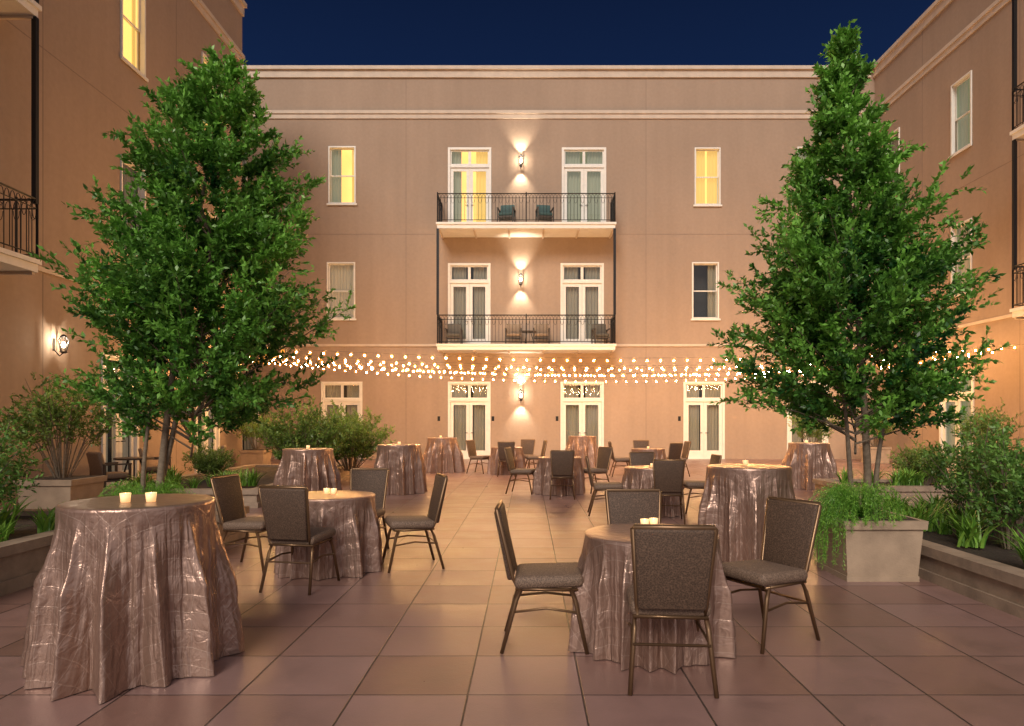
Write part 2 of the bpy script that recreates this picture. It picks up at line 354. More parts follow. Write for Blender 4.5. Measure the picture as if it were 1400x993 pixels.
def balcony(root,u0,u1,dep,z):
    b=empty('balcony',parent=root)
    mb=MB(); mb.box(u0,u1,-dep,-.003,z-.08,z); mb.box(u0+.04,u1-.04,-dep+.04,-.003,z-.22,z-.082)
    mobj('floor_slab',mb,M_white,b)
    n=int((u1-u0)/1.3)
    for i in range(n+1):
        u=u0+.1+(u1-u0-.2)*i/n; mobj('support_beam',MB().box(u-.03,u+.03,-dep+.08,-.004,z-.27,z-.222),M_trim,b)
    railing(b,[(u0+.05,-.02),(u0+.05,-dep+.05),(u1-.05,-dep+.05),(u1-.05,-.02)],z)
    return b
def post(par,u,v,z0,z1,r=.045): mobj('post',MB().box(u-r,u+r,v-r,v+r,z0,z1),M_iron,par)
def cornice(root,u0,u1,ledge):
    mb=MB(); mb.box(u0,u1,-.16,-.002,15.02,15.15); mb.box(u0,u1,-.07,-.002,14.74,15.018)
    mobj('cornice',mb,M_trim,root)
    mb=MB(); mb.box(u0,u1,-.09,-.002,13.34,13.46); mb.box(u0,u1,-.045,-.002,13.16,13.338); mobj('string_course',mb,M_trim,root)
    for a,b in ledge: mobj('ledge',MB().box(a,b,-.05,-.002,4.36,4.45),M_trim,root)
def joints(root,us,zs,u0,u1,holes):
    for u in us:
        for a,b in((0,4.35),(4.46,13.15),(13.47,14.73)): mobj('expansion_joint',MB().box(u-.01,u+.01,-.003,0,a,b),M_joint,root)
    for z in zs:
        a=u0
        for h0,h1 in holes: mobj('expansion_joint',MB().box(a,h0,-.0035,0,z-.01,z+.01),M_joint,root); a=h1
        mobj('expansion_joint',MB().box(a,u1,-.0035,0,z-.01,z+.01),M_joint,root)
YB=26.4
B=empty('hotel_building',(0,YB,0)); tag(B,"three-storey tan stucco hotel facade with balconies and cream cornice","building")
DW=[(-3.10,-1.45),(1.25,2.93)]
doors=[]
for a,b in DW:
    doors.append((a,b,.0,3.0,'dim')); doors.append((a,b,4.32,7.58,'dim'))
doors.append((-3.10,-1.42,8.8,12.05,'lit')); doors.append((1.30,3.02,8.8,12.05,'cool'))
for a,b in((6.0,7.6),(10.0,11.6),(-8.0,-6.4),(-12,-10.4)): doors.append((a,b,0,3.0,'dim'))
wins=[(-7.72,-6.66,9.87,12.1,'lit',(.42,.2),('cool','lit')),(6.43,7.44,9.82,12.05,'lit',(.46,.46),'lit'),
(-7.78,-6.68,5.42,7.62,'dim',(.5,.5),'pale'),(6.33,7.38,5.42,7.62,'dim',(0,.35),'dim'),
(10.4,11.45,9.85,12.08,'cool',(.48,.48),'cool'),(10.4,11.45,5.42,7.62,'dim',(.4,.4),'dim'),
(-11.9,-10.85,9.85,12.08,'dim',(.4,.4),'dim'),(-11.9,-10.85,5.42,7.62,'dim',(.4,.4),'dim')]
shell(B,-15,13.4,15.1,[d[:4] for d in doors]+[w[:4] for w in wins])
for a,b,c,d,k in doors: door(B,a,b,c,d,k,cur=(.42,.42) if k!='lit' else (.30,.36),ck=('cool','lit') if k=='lit' else None)
for w in wins: window(B,*w[:4],w[4],w[5],w[6])
cornice(B,-15,13.23,[(-15,-3.12),(-1.43,1.23),(2.95,13.34)])
joints(B,[-4.72,4.56],[8.7],-15,13.38,[(-3.6,3.5)])
for z in(4.32,8.8):
    b=balcony(B,-3.39,3.25,1.3,z)
    if z<5: post(b,-3.33,-1.23,5.4,8.57); post(b,3.19,-1.23,5.4,8.57)
for u in(-1.36,1.12,-3.45,5.85): mobj('wall_plate',MB().box(u-.05,u+.05,-.02,-.002,1.48,1.66),M_iron,B)
LW=empty('hotel_wing',(-9.38,0,0),math.radians(90)); tag(LW,"tan stucco hotel wing with lit upper window and iron balcony","building")
lo=[(15.7,16.7,9.86,12.1,'lit',(.25,.15),'lit'),(19.6,20.6,9.86,12.1,'lit',(.3,.3),'lit'),(15.7,16.7,5.42,7.62,'dim',(.45,.45),'dim'),(19.6,20.6,5.42,7.62,'dim',(.4,.4),'dim')]
ld=[(15.0,16.4,0,3.0,'dim'),(19.2,20.7,0,3.0,'dim'),(8.5,10.1,4.32,7.58,'dim'),(8.5,10.1,8.8,12.05,'dim')]
shell(LW,2,22.4,15.1,[o[:4] for o in lo+ld])
for w in lo: window(LW,*w[:4],w[4],w[5],w[6])
for a,b,c,d,k in ld: door(LW,a,b,c,d,k,ck='pale')
cornice(LW,2,22.4,[(2,6.9),(12.2,22.4)])
joints(LW,[13.2,18.2],[8.7],12.2,22.4,[])
for z in(4.32,8.8):
    b=balcony(LW,7,12.05,.8,z)
    post(b,11.98,-.73,z+.0 if z>5 else 5.3,13 if z>5 else 8.57,.04)
RW=empty('hotel_wing',(13.4,0,0),math.radians(-90)); tag(RW,"tan stucco hotel wing with sash windows and corner balconies","building")
ro=[(-21.6,-20.6,9.84,12.08,'cool',(.45,.45),'cool'),(-25.6,-24.6,9.84,12.08,'dim',(.4,.4),'dim'),(-21.6,-20.6,5.42,7.62,'cool',(.42,.42),'pale'),(-25.6,-24.6,5.42,7.62,'dim',(.4,.4),'dim')]
rd=[(-22.2,-20.5,0,3.0,'cool'),(-16,-14.4,4.32,7.58,'dim'),(-16,-14.4,8.8,12.05,'dim'),(-16,-14.4,0,3,'dim')]
shell(RW,-26.4,-2,15.1,[o[:4] for o in ro+rd])
for w in ro: window(RW,*w[:4],w[4],w[5],w[6])
for a,b,c,d,k in rd: door(RW,a,b,c,d,k)
cornice(RW,-26.4,-2,[(-26.4,-17.7),(-12,-2)])
joints(RW,[-18.6,-23.2],[8.7],-26.4,-17.7,[])
for z in(4.32,8.8):
    b=balcony(RW,-17.3,-12.3,1.2,z)
    post(b,-17.22,-1.13,5.3 if z<5 else 9.8,8.57 if z<5 else 13,.04)
# ---------------------------------------------------------------- sconces
def lantern():
    r=empty('wall_lantern')
    mb=MB(); mb.box(-.05,.05,.0,.03,-.16,.16); mb.tube([(0,0,-.12),(0,-.14,-.28),(0,-.24,-.2)],.014,6)
    mobj('bracket',mb,M_iron,r)
    mb=MB(); mb.frustum(0,-.24,-.22,.03,-.18,.065); mb.frustum(0,-.24,.19,.06,.25,.02)
    for k in range(8):
        a=k*math.pi/4+math.pi/8; c,s=math.cos(a),math.sin(a); w=.010 if k%2 else .006
        mb.tube([(c*.065,-.24+s*.065,-.18),(c*.125,-.24+s*.125,.10),(c*.055,-.24+s*.055,.2)],w,4)
    mobj('lantern_frame',mb,M_iron,r)
    mb=MB(); mb.lathe([(.001,-.08),(.04,-.06),(.055,0),(.03,.05),(.001,.07)],10,0,-.24); mobj('bulb',mb,M_lamp,r,True)
    for nm,rx,zz,en in(('up_light',math.radians(180-14),.28,170),('down_light',math.radians(14),-.25,170)):
        l=bpy.data.lights.new(nm,'SPOT'); l.energy=en; l.color=(1,.83,.62); l.shadow_soft_size=.05; l.spot_size=math.radians(84); l.spot_blend=.85
        q=bpy.data.objects.new(nm,l); COL.objects.link(q); q.parent=r; q.location=(0,-.21,zz); q.rotation_euler=(rx,0,0)
    l=bpy.data.lights.new('lamp_light','POINT'); l.energy=18; l.color=(1,.83,.62); l.shadow_soft_size=.01
    q=bpy.data.objects.new('lamp_light',l); COL.objects.link(q); q.parent=r; q.location=(0,-.24,.10)
    return r
LN=lantern(); LN.location=(-.28,YB-.003,11.45); tag(LN,"lit black wall lantern between balcony doors","wall lantern","wall lanterns on the facades")
for loc,rz,sk in(((-.28,YB-.003,6.9),0,()),((-.28,YB-.003,2.45),0,()),((-9.377,13.5,3.0),90,('up_light','down_light')),((13.397,24.0,2.3),-90,('up_light','down_light'))):
    copy_thing(LN,loc,math.radians(rz),sc=.8 if sk else None,skip=sk)
# ---------------------------------------------------------------- string lights
bulbme=None
def ball(mb,r,n,zs):
    mb.lathe([(.001,-r+zs)]+[(r*math.sin(math.pi*k/4),-r*math.cos(math.pi*k/4)+zs) for k in(1,2,3)]+[(.001,r+zs)],n)
Ls=[17.0,18.0,19.0,19.9,20.8,21.7,22.1]; Rs=[17.6,18.8,20.0,21.2,22.4,23.6,24.8]
for i,(a,b) in enumerate(zip(Ls,Rs)):
    A=Vector((-9.36,a,3.50)); C=Vector((13.38,b,3.50)); sag=.40+.12*(i%3)+random.uniform(-.02,.02)
    pts=[]; n=60
    for k in range(n+1):
        t=k/n; q=A.lerp(C,t); q.z-=sag*4*t*(1-t); pts.append(q)
    r=mobj('string_light',MB().tube(pts,.004,4),M_wire)
    tag(r,"string of warm glowing globe bulbs spanning the courtyard","string light","string lights across the courtyard")
    nb=66; off=random.random()*.6
    for k in range(nb):
        t=(k+off+.2)/(nb+1); q=A.lerp(C,t); q.z-=sag*4*t*(1-t)+.07
        if bulbme is None:
            mb=MB(); ball(mb,.0175,6,0); nf=len(mb.f); ball(mb,.052,10,0)
            o=mobj('bulb',mb,M_fil,r,True); bulbme=o.data; bulbme.materials.append(M_halo)
            for pi in range(nf,len(bulbme.polygons)): bulbme.polygons[pi].material_index=1
        else:
            o=bpy.data.objects.new('bulb',bulbme); COL.objects.link(o); o.parent=r
        o.location=q
# ---------------------------------------------------------------- tablecloths
def cloth(name,H,R,Rb,seed,nf,amp):
    rr=random.Random(seed); nT=440; nS=60
    ph=[rr.random()*6.28 for _ in range(10)]
    folds=[]; a=0
    while a<2*math.pi-.12:
        w=rr.uniform(.5,1.5)*2*math.pi/nf; folds.append((a+w/2,w*.25,rr.uniform(.55,1.25),rr.uniform(0,.2),rr.uniform(-.08,.08))); a+=w
    v=[];uv=[]
    prof=[(0.001,0),(R*.5,0),(R*.8,0),(R*.975,0),(R,-.006)]
    flat=[0.001,R*.5,R*.8,R*.975,R+.003]
    for k,(r,z) in enumerate(prof):
        for j in range(nT):
            t=2*math.pi*j/nT; v.append((r*math.cos(t),r*math.sin(t),H+z)); uv.append((flat[k]*math.cos(t),flat[k]*math.sin(t)))
    A38=math.radians(38); T=np.arange(nT)*2*math.pi/nT
    for k in range(1,nS+1):
        q=k/nS; z=H-.006-(H-.012)*q
        F=np.zeros(nT)
        for (c,w,am,st,dr) in folds:
            s0=st*.6
            if q<s0: continue
            d=(T-c-dr*q+math.pi)%(2*math.pi)-math.pi; x=np.abs(d/(w*(.6+.5*q)))
            F=np.maximum(F,am*np.exp(-x**1.5*1.3)*min(1,(q-s0)*2.6))
        F2=np.sin((nf*2+3)*T+1.5*np.sin(4*T+ph[3])+1.4*q)
        env=R+(Rb-R)*q**1.15-amp*.6*q
        r=env+amp*F*(.42+.58*q)*1.5+amp*.08*q*F2+.008*np.sin(7*q*3.1+5*T+ph[5])*q*(1-q)*2
        sl=R+math.sqrt((H*q)**2+((Rb-R)*q)**2)
        fx,fy=sl*np.cos(T),sl*np.sin(T)
        gx=(fx*math.cos(A38)-fy*math.sin(A38))*9.5; gy=(fx*math.sin(A38)+fy*math.cos(A38))*9.5
        ex=np.abs((gx%1)-.5)*2; ey=np.abs((gy%1)-.5)*2
        r=r+.003*(1-np.maximum(ex,ey)**2)*min(1,q*6)
        for j in range(nT): v.append((r[j]*math.cos(T[j]),r[j]*math.sin(T[j]),max(.006,z))); uv.append((fx[j],fy[j]))
    nR=5+nS; f=[]
    for k in range(nR-1):
        for j in range(nT): f.append((k*nT+j,(k+1)*nT+j,(k+1)*nT+(j+1)%nT,k*nT+(j+1)%nT))
    me=bpy.data.meshes.new(name); me.from_pydata(v,[],f); me.materials.append(M_satin)
    ul=me.uv_layers.new(name='UVMap'); U=np.array(uv); idx=np.empty(len(me.loops),dtype=np.int32); me.loops.foreach_get('vertex_index',idx)
    ul.data.foreach_set('uv',U[idx].astype(np.float32).ravel()); me.polygons.foreach_set('use_smooth',[True]*len(f))
    return me
def table(name,H,R,Rb,seed,nf,amp):
    r=empty(name); me=cloth('tablecloth',H,R,Rb,seed,nf,amp); o=bpy.data.objects.new('tablecloth',me); COL.objects.link(o); o.parent=r
    mb=MB(); mb.lathe([(.001,H-.03),(R-.06,H-.03),(R-.06,H-.008),(.001,H-.008)],32); mobj('table_top',mb,M_patfr,r)
    mb=MB(); mb.lathe([(.001,.01),(.26,.01),(.26,.03),(.04,.06),(.035,H-.032),(.001,H-.031)],16); mobj('pedestal',mb,M_iron,r)
    return r
tallA=table('cocktail_table',1.0,.43,.53,3,15,.12); tallB=table('cocktail_table',1.0,.445,.52,11,13,.11)
lowA=table('dining_table',.75,.44,.475,5,15,.08); lowB=table('dining_table',.75,.445,.48,21,14,.085)
TL="tall round cocktail table draped in brown pintuck satin"; LL="low round dining table draped in brown pintuck satin"
TG="tall cocktail tables in the courtyard"; LG="low round tables in the courtyard"
tall=[(-2.42,4.25,0),(2.42,7.5,1.1),(-3.9,12.1,2),(-2.68,14.2,.5),(-2.5,19.9,3),(1.75,22,1.9),(6.25,15.2,4)]
low=[(.82,4.56,0),(-2.0,6.9,1.5),(2.0,11,2.2),(.65,14,.7),(-.6,19.2,3.3),(3.2,18.2,5)]
for i,(x,y,rz) in enumerate(tall):
    src=(tallA,tallB)[i%2]
    if i<2: o=src; o.location=(x,y,0); o.rotation_euler=(0,0,rz)
    else: o=copy_thing(src,(x,y,0),rz)
    tag(o,TL+(", two candles" if i==0 else ""),"cocktail table",TG)
for i,(x,y,rz) in enumerate(low):
    src=(lowA,lowB)[i%2]
    if i<2: o=src; o.location=(x,y,0); o.rotation_euler=(0,0,rz)
    else: o=copy_thing(src,(x,y,0),rz)
    tag(o,LL,"dining table",LG)
def votive():
    r=empty('votive_candle')
    mb=MB(); mb.lathe([(.001,0),(.026,0),(.032,.055),(.029,.055),(.024,.006),(.001,.006)],16); mobj('glass_cup',mb,M_votive,r,True)
    mb=MB(); mb.lathe([(.001,.008),(.02,.008),(.02,.026),(.001,.026)],12); mobj('wax',mb,M_white,r)
    mb=MB(); mb.lathe([(.001,.028),(.005,.036),(.003,.048),(.001,.055)],8); mobj('flame',mb,M_flame,r,True)
    return r
VC=votive(); first=True
cand=[(-2.46,4.17,1),(-2.32,4.20,1),(.82,4.80,.75),(.89,4.84,.75),(-2.06,6.98,.75),(-1.98,6.95,.75),(2.42,7.6,1),(-3.9,12.1,1),(-2.68,14.2,1),(-2.55,19.9,1),(6.2,15.2,1),(2.0,11,.75),(.65,14,.75),(-.6,19.2,.75),(3.2,18.2,.75),(1.75,22,1)]
for x,y,z in cand:
    o=VC if first else copy_thing(VC,(0,0,0)); first=False
    o.location=(x,y,z+.001); tag(o,"lit votive candle in glass cup on a draped table","candle","votive candles on the tables")
# ---------------------------------------------------------------- banquet chair (faces +Y)
def chair():
    r=empty('banquet_chair')
    rbox('seat',.45,.45,.085,.035,M_chseat,r,(0,.02,.455),math.radians(2))
    lean=math.radians(11)
    rbox('backrest',.43,.045,.465,.014,M_chfab,r,(0,-.272,.688),lean,.86,2)
    def bp(x,z): return (x,-.272-math.tan(lean)*(z-.688),z)
    mb=MB(); mb.tube([(-.185,-.185,.42),(-.190,-.215,.48),bp(-.222,.915),bp(-.214,.927),bp(.214,.927),bp(.222,.915),(.190,-.215,.48),(.185,-.185,.42)],.0135,8)
    mb.tube([(-.2,.2,.405),(.2,.2,.405),(.2,-.19,.405),(-.2,-.19,.405),(-.2,.2,.405)],.012,6)
    for s in(-1,1): mb.tube([(s*.214,.212,.26),(s*.2,.0,.285),(s*.214,-.222,.26)],.009,6)
    mb.tube([(-.214,-.222,.26),(.214,-.222,.26)],.009,6)
    mobj('frame',mb,M_frame,r,True)
    for s in(-1,1):
        mobj('leg',MB().tube([(s*.195,.16,.41),(s*.205,.19,.34),(s*.232,.265,.0)],[.016,.015,.013],8),M_frame,r,True)
        mobj('leg',MB().tube([(s*.195,-.16,.41),(s*.205,-.19,.34),(s*.232,-.285,.0)],[.016,.015,.013],8),M_frame,r,True)
    return r
CH=chair(); first=True
ch=[(.12,4.62,0),(1.62,4.72,0),(.81,3.99,0),(.86,5.28,0),
(-2.80,6.95,1),(-1.20,7.02,1),(-2.05,6.18,1),(-1.88,7.72,1),
(1.25,10.9,2),(2.07,10.15,2),(2.05,11.85,2),(2.78,11.2,2),
(-.12,14.1,3),(.66,13.2,3),(1.38,14.3,3),
(-1.38,19.4,4),(-.58,18.4,4),(.18,19.3,4),(-.1,20.1,4),
(2.5,18.3,5),(3.55,17.4,5),(4.0,18.4,5),(3.2,19.1,5)]
jr=[.06,.32,-.06,.05,-.12,.2,-.12,.1]
for i,(x,y,t) in enumerate(ch):
    o=CH if first else copy_thing(CH,(0,0,0)); first=False
    tx,ty=low[t][:2]; dx,dy=tx-x,ty-y
    yaw=math.atan2(dy,dx)-math.pi/2+(jr[i] if i<8 else random.uniform(-.25,.25))
    o.location=(x,y,0); o.rotation_euler=(0,0,yaw)
    tag(o,"brown woven banquet chair with bronze metal legs","chair","banquet chairs around the tables")
def armchair(mf,name='armchair'):
    r=empty(name)
    rbox('seat_cushion',.52,.5,.12,.04,mf,r,(0,0,.38)); rbox('back_cushion',.54,.1,.5,.04,mf,r,(0,-.26,.62),math.radians(12))
    for s in(-1,1):
        mb=MB(); mb.box(s*.29-.025,s*.29+.025,-.27,.27,.6,.63); mobj('armrest',mb,M_patfr,r)
        for y in(-.24,.24): mobj('leg',MB().box(s*.29-.02,s*.29+.02,y-.02,y+.02,0,.599),M_patfr,r)
    mb=MB(); mb.box(-.268,.268,-.25,.25,.27,.31); mobj('seat_frame',mb,M_patfr,r)
    return r
AC=armchair(M_patio2); AC2=armchair(M_patio); AC3=armchair(M_teal)
AC.location=(-8.5,13.9,0); AC.rotation_euler=(0,0,-.6); tag(AC,"tan cushioned patio armchair beside the wing wall","armchair","patio armchairs")
for x,y,z,r in((-8.0,17.2,0,1.9),(-8.7,16.0,0,-1.2),(-.55,25.7,4.32,math.pi),(.5,25.7,4.32,math.pi)):
    o=copy_thing(AC,(x,y,z),r); tag(o,"tan cushioned patio armchair on a balcony" if z>1 else "tan cushioned patio armchair beside the wing wall","armchair","patio armchairs")
AC2.location=(-2.8,25.75,4.32); AC2.rotation_euler=(0,0,math.pi)
tag(AC2,"dark patio armchair on an iron balcony","armchair","patio armchairs")
tag(copy_thing(AC2,(2.75,25.75,4.32),math.pi+.15),"dark patio armchair on an iron balcony","armchair","patio armchairs")
AC3.location=(-.82,25.6,8.8); AC3.rotation_euler=(0,0,math.pi-.15); tag(AC3,"teal cushioned patio armchair on an iron balcony","armchair","patio armchairs")
tag(copy_thing(AC3,(.62,25.6,8.8),math.pi+.15),"teal cushioned patio armchair on an iron balcony","armchair","patio armchairs")
def ptable():
    r=empty('side_table'); mb=MB(); mb.lathe([(.001,.5),(.3,.5),(.3,.53),(.001,.53)],20); mobj('table_top',mb,M_patfr,r)
    for k in range(3):
        a=k*2.094; mobj('leg',MB().tube([(.1*math.cos(a),.1*math.sin(a),.5),(.25*math.cos(a),.25*math.sin(a),0)],.014,6),M_iron,r)
    return r
PT=ptable(); PT.location=(0,25.7,4.32); tag(PT,"small dark round side table on a balcony","side table","side tables")
tag(copy_thing(PT,(-8.6,14.9,0),0,1.3),"round patio table between tan armchairs","side table","side tables")
# ---------------------------------------------------------------- foliage
def leafmesh(name,P,D,L,shade,mat,wr=.42):
    n=len(P); D=D/np.linalg.norm(D,axis=1)[:,None]
    rnd=rng.normal(size=(n,3)); rnd[:,2]*=.6; side=np.cross(D,rnd+np.array([0,0,1.2])); side/=np.linalg.norm(side,axis=1)[:,None]+1e-9
    nor=np.cross(side,D); L=L[:,None]
    V=np.empty((n,4,3)); V[:,0]=P; V[:,1]=P+D*L*.45+side*L*wr*.5+nor*L*.06; V[:,2]=P+D*L-nor*L*.08; V[:,3]=P+D*L*.45-side*L*wr*.5+nor*L*.06
    me=bpy.data.meshes.new(name); me.vertices.add(4*n); me.vertices.foreach_set('co',V.astype(np.float32).ravel())
    me.loops.add(4*n); me.loops.foreach_set('vertex_index',np.arange(4*n,dtype=np.int32))
    me.polygons.add(n); me.polygons.foreach_set('loop_start',np.arange(0,4*n,4,dtype=np.int32)); me.polygons.foreach_set('loop_total',np.full(n,4,dtype=np.int32))
    me.update(calc_edges=True)
    at=me.attributes.new('shade','FLOAT','POINT'); at.data.foreach_set('value',np.repeat(np.clip(shade,0,1),4).astype(np.float32))
    me.materials.append(mat); return me
def twigs(T0,T1,nl,ls,sh,spread=.9):
    m=len(T0); k=nl; t=np.tile(np.linspace(.1,1,k),(m,1))+rng.uniform(-.04,.04,(m,k))
    P=T0[:,None]+(T1-T0)[:,None]*t[...,None]
    d=(T1-T0); d=d/(np.linalg.norm(d,axis=1)[:,None]+1e-9)
    D=d[:,None]*.75+rng.normal(size=(m,k,3))*spread*.6; D[...,2]+=.12
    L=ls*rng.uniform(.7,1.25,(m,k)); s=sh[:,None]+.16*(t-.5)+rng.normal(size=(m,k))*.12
    return P.reshape(-1,3),D.reshape(-1,3),L.ravel(),s.ravel()
def big_tree(name,loc,z0,H,prof,axis,seed,nb,label,stems,sub=13,nl=18):
    global rng
    rng=np.random.default_rng(seed); rr=random.Random(seed)
    root=empty(name,loc); tag(root,label,"tree")
    mb=MB()
    for (bx,by,tx,ty,tz,r0) in stems:
        pts=[];rs=[]
        for k in range(9):
            t=k/8; x=bx+(tx-bx)*t**1.1+.03*math.sin(5*t+bx*40); y=by+(ty-by)*t+.03*math.cos(4*t+by*30); pts.append((x,y,tz*t)); rs.append(r0*(1-.8*t)+.004)
        mb.tube(pts,rs,8)
    T0=[];T1=[];SH=[]
    ph=[rr.random()*6.28 for _ in range(6)]
    pm=max(prof(k/50) for k in range(51)); i=0
    while i<nb:
        t=rr.random()
        if rr.random()>(.10+.90*prof(t)/pm): continue
        i+=1
        z=z0+(H-z0)*t; th=i*2.39996+rr.uniform(-.3,.3)
        lump=1+.22*math.sin(3*th+4*z+ph[0])+.16*math.sin(5*th-3.1*z+ph[1])
        R=prof(t)*lump*rr.uniform(.6,1.10)
        ax,ay=axis(z); up=R*rr.uniform(.1,.5)+.06
        ddir=np.array([math.cos(th),math.sin(th),0])
        s=np.array([*axis(z-.35*R-.05),z-.35*R-.05]); e=np.array([ax,ay,z+up])+ddir*R
        if t<.12: e[2]-=R*.32
        mid=(s+e)/2+np.array([0,0,.04*R])
        if i%4==0: mb.tube([tuple(s),tuple(mid),tuple(e)],[.008+.004*R,.006,.003],5,False)
        clump=rr.gauss(0,.20)
        for k in range(sub):
            q=rr.uniform(.36,1.0)
            b=(1-q)**2*s+2*q*(1-q)*mid+q*q*e
            rad=np.array([rr.gauss(0,1),rr.gauss(0,1),rr.gauss(.15,.8)]); rad/=np.linalg.norm(rad)
            d=ddir*.75+rad*.65+np.array([0,0,.42 if t<.75 else 1.0]); d/=np.linalg.norm(d)
            ln=rr.uniform(.10,.27)*(0.6+.5*min(R,1))
            T0.append(b); T1.append(b+d*ln); SH.append(.34+clump+.34*(q-.6)+.22*d[2]+.22*t)  # shading put into leaf colour: dark inside, lighter on tips and tops
    for k in range(12):
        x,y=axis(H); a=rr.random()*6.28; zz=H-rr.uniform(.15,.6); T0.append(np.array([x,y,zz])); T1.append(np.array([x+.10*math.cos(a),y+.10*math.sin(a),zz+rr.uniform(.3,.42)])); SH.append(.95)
    P,D,L,s=twigs(np.array(T0),np.array(T1),nl,.057,np.array(SH))
    mobj('trunk',mb,M_bark,root,True)
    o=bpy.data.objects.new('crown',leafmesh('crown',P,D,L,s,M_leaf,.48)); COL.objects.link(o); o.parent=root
    return root
def interp(pts):
    def f(t):
        for (a,b),(c,d) in zip(pts,pts[1:]):
            if t<=c: return b+(d-b)*(t-a)/(c-a)
        return pts[-1][1]
    return f
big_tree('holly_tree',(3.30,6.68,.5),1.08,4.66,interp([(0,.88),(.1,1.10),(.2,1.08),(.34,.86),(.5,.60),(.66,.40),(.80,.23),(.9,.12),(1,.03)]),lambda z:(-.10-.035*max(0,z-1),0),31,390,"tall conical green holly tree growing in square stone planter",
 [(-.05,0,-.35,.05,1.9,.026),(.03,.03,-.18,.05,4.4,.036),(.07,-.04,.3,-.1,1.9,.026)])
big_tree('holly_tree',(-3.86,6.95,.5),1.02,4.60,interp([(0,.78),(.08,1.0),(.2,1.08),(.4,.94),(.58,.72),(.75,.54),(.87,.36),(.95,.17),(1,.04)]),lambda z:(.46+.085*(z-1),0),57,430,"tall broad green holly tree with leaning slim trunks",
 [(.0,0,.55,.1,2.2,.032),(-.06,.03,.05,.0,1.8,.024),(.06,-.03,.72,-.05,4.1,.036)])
def shrub_mesh(seed,R,H,nst,sub,nl,ls,mat,spread=.9,openness=.0):
    global rng
    rng=np.random.default_rng(seed); rr=random.Random(seed); mb=MB(); T0=[];T1=[];SH=[]
    for i in range(nst):
        th=rr.random()*6.28; rad=R*math.sqrt(rr.random()); h=H*rr.uniform(.6,1)*(1-.35*(rad/R)**2)
        e=np.array([rad*math.cos(th),rad*math.sin(th),h]); s=np.array([e[0]*.12,e[1]*.12,0]); mid=np.array([e[0]*.45,e[1]*.45,h*.55])
        if i%2==0: mb.tube([tuple(s),tuple(mid),tuple(e)],[.010,.007,.003],5,False)
        cl=rr.gauss(0,.15)
        for k in range(sub):
            q=rr.uniform(.3+openness,1); b=(1-q)**2*s+2*q*(1-q)*mid+q*q*e
            d=np.array([rr.gauss(0,1),rr.gauss(0,1),rr.gauss(.5,.7)])+e*.4; d/=np.linalg.norm(d); ln=rr.uniform(.1,.25)
            T0.append(b);T1.append(b+d*ln);SH.append(.42+cl+.3*(q-.6)+.2*d[2])  # same painted shading: inner leaves darker, outer and upturned ones lighter
    P,D,L,s=twigs(np.array(T0),np.array(T1),nl,ls,np.array(SH),spread)
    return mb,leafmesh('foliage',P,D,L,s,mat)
def shrub(name,loc,*a,label="",cat="shrub",group=None,scale=1):
    mb,me=shrub_mesh(*a); r=empty(name,loc); r.scale=(scale,)*3
    mobj('stem',mb,M_bark,r,True); o=bpy.data.objects.new('foliage',me); COL.objects.link(o); o.parent=r
    return tag(r,label,cat,group)
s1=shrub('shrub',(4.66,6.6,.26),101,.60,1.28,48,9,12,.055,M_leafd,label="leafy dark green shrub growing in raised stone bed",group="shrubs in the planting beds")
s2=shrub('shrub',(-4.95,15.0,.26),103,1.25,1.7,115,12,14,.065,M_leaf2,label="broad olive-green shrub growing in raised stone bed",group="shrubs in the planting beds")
def cs(src,loc,rz,sc,label):
    o=copy_thing(src,loc,rz,sc); tag(o,label,"shrub","shrubs in the planting beds")
DL="leafy dark green shrub growing in raised stone bed"; OL="broad olive-green shrub growing in raised stone bed"
for loc,rz,sc in(((5.3,8.1,.26),1,1.0),((-5.15,6.1,.36),2,.92),((-6.0,7.5,.36),3,.95),((6.4,6.6,.26),2.4,1.0)): cs(s1,loc,rz,sc,DL)
for loc,rz,sc in(((-4.4,16.9,.26),2,.95),((-6.6,14.2,.26),4,.45),((7.6,13.1,.26),1,.5)): cs(s2,loc,rz,sc,OL)
def planter(name,loc,h0,h1,H,label):
    r=empty(name,loc); mb=MB(); mb.frustum(0,0,0,h0,H-.08,h1-.025); mb.frustum(0,0,H-.078,h1,H,h1+.006)
    mb.frustum(0,0,.0,h0+.012,.05,h0+.012); mobj('planter_body',mb,M_cast,r)
    mobj('soil',MB().box(-h1+.05,h1-.05,-h1+.05,h1-.05,H-.02,H+.004),M_soil,r)
    return tag(r,label,"planter","square stone planters")
PL="square tapered cast stone planter with plants"
P1=planter('stone_planter',(3.30,6.68,0),.325,.385,.57,"square tapered stone planter with tree and fern")
for loc,sc,l in(((-3.86,6.95,0),1,"square tapered stone planter holding a leaning tree"),((-7.1,10.4,0),1.1,PL),((-8.6,21.6,0),1,PL),((12.3,24.2,0),1,PL),((8.1,19.5,0),1,PL),((-5.6,20.5,0),.9,PL),((10.6,15.8,0),1.05,PL)):
    o=copy_thing(P1,loc,0,sc); tag(o,l,"planter","square stone planters")
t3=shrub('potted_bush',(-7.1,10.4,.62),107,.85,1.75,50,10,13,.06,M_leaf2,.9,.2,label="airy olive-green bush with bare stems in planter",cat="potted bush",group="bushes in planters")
for loc,rz,sc in(((-8.6,21.6,.57),1,.75),((12.3,24.2,.57),2,.85),((8.1,19.5,.57),4,.8),((-5.6,20.5,.51),2.2,.65),((10.6,15.8,.59),5,.8)):
    o=copy_thing(t3,loc,rz,sc); tag(o,"airy olive-green bush with bare stems in planter","potted bush","bushes in planters")
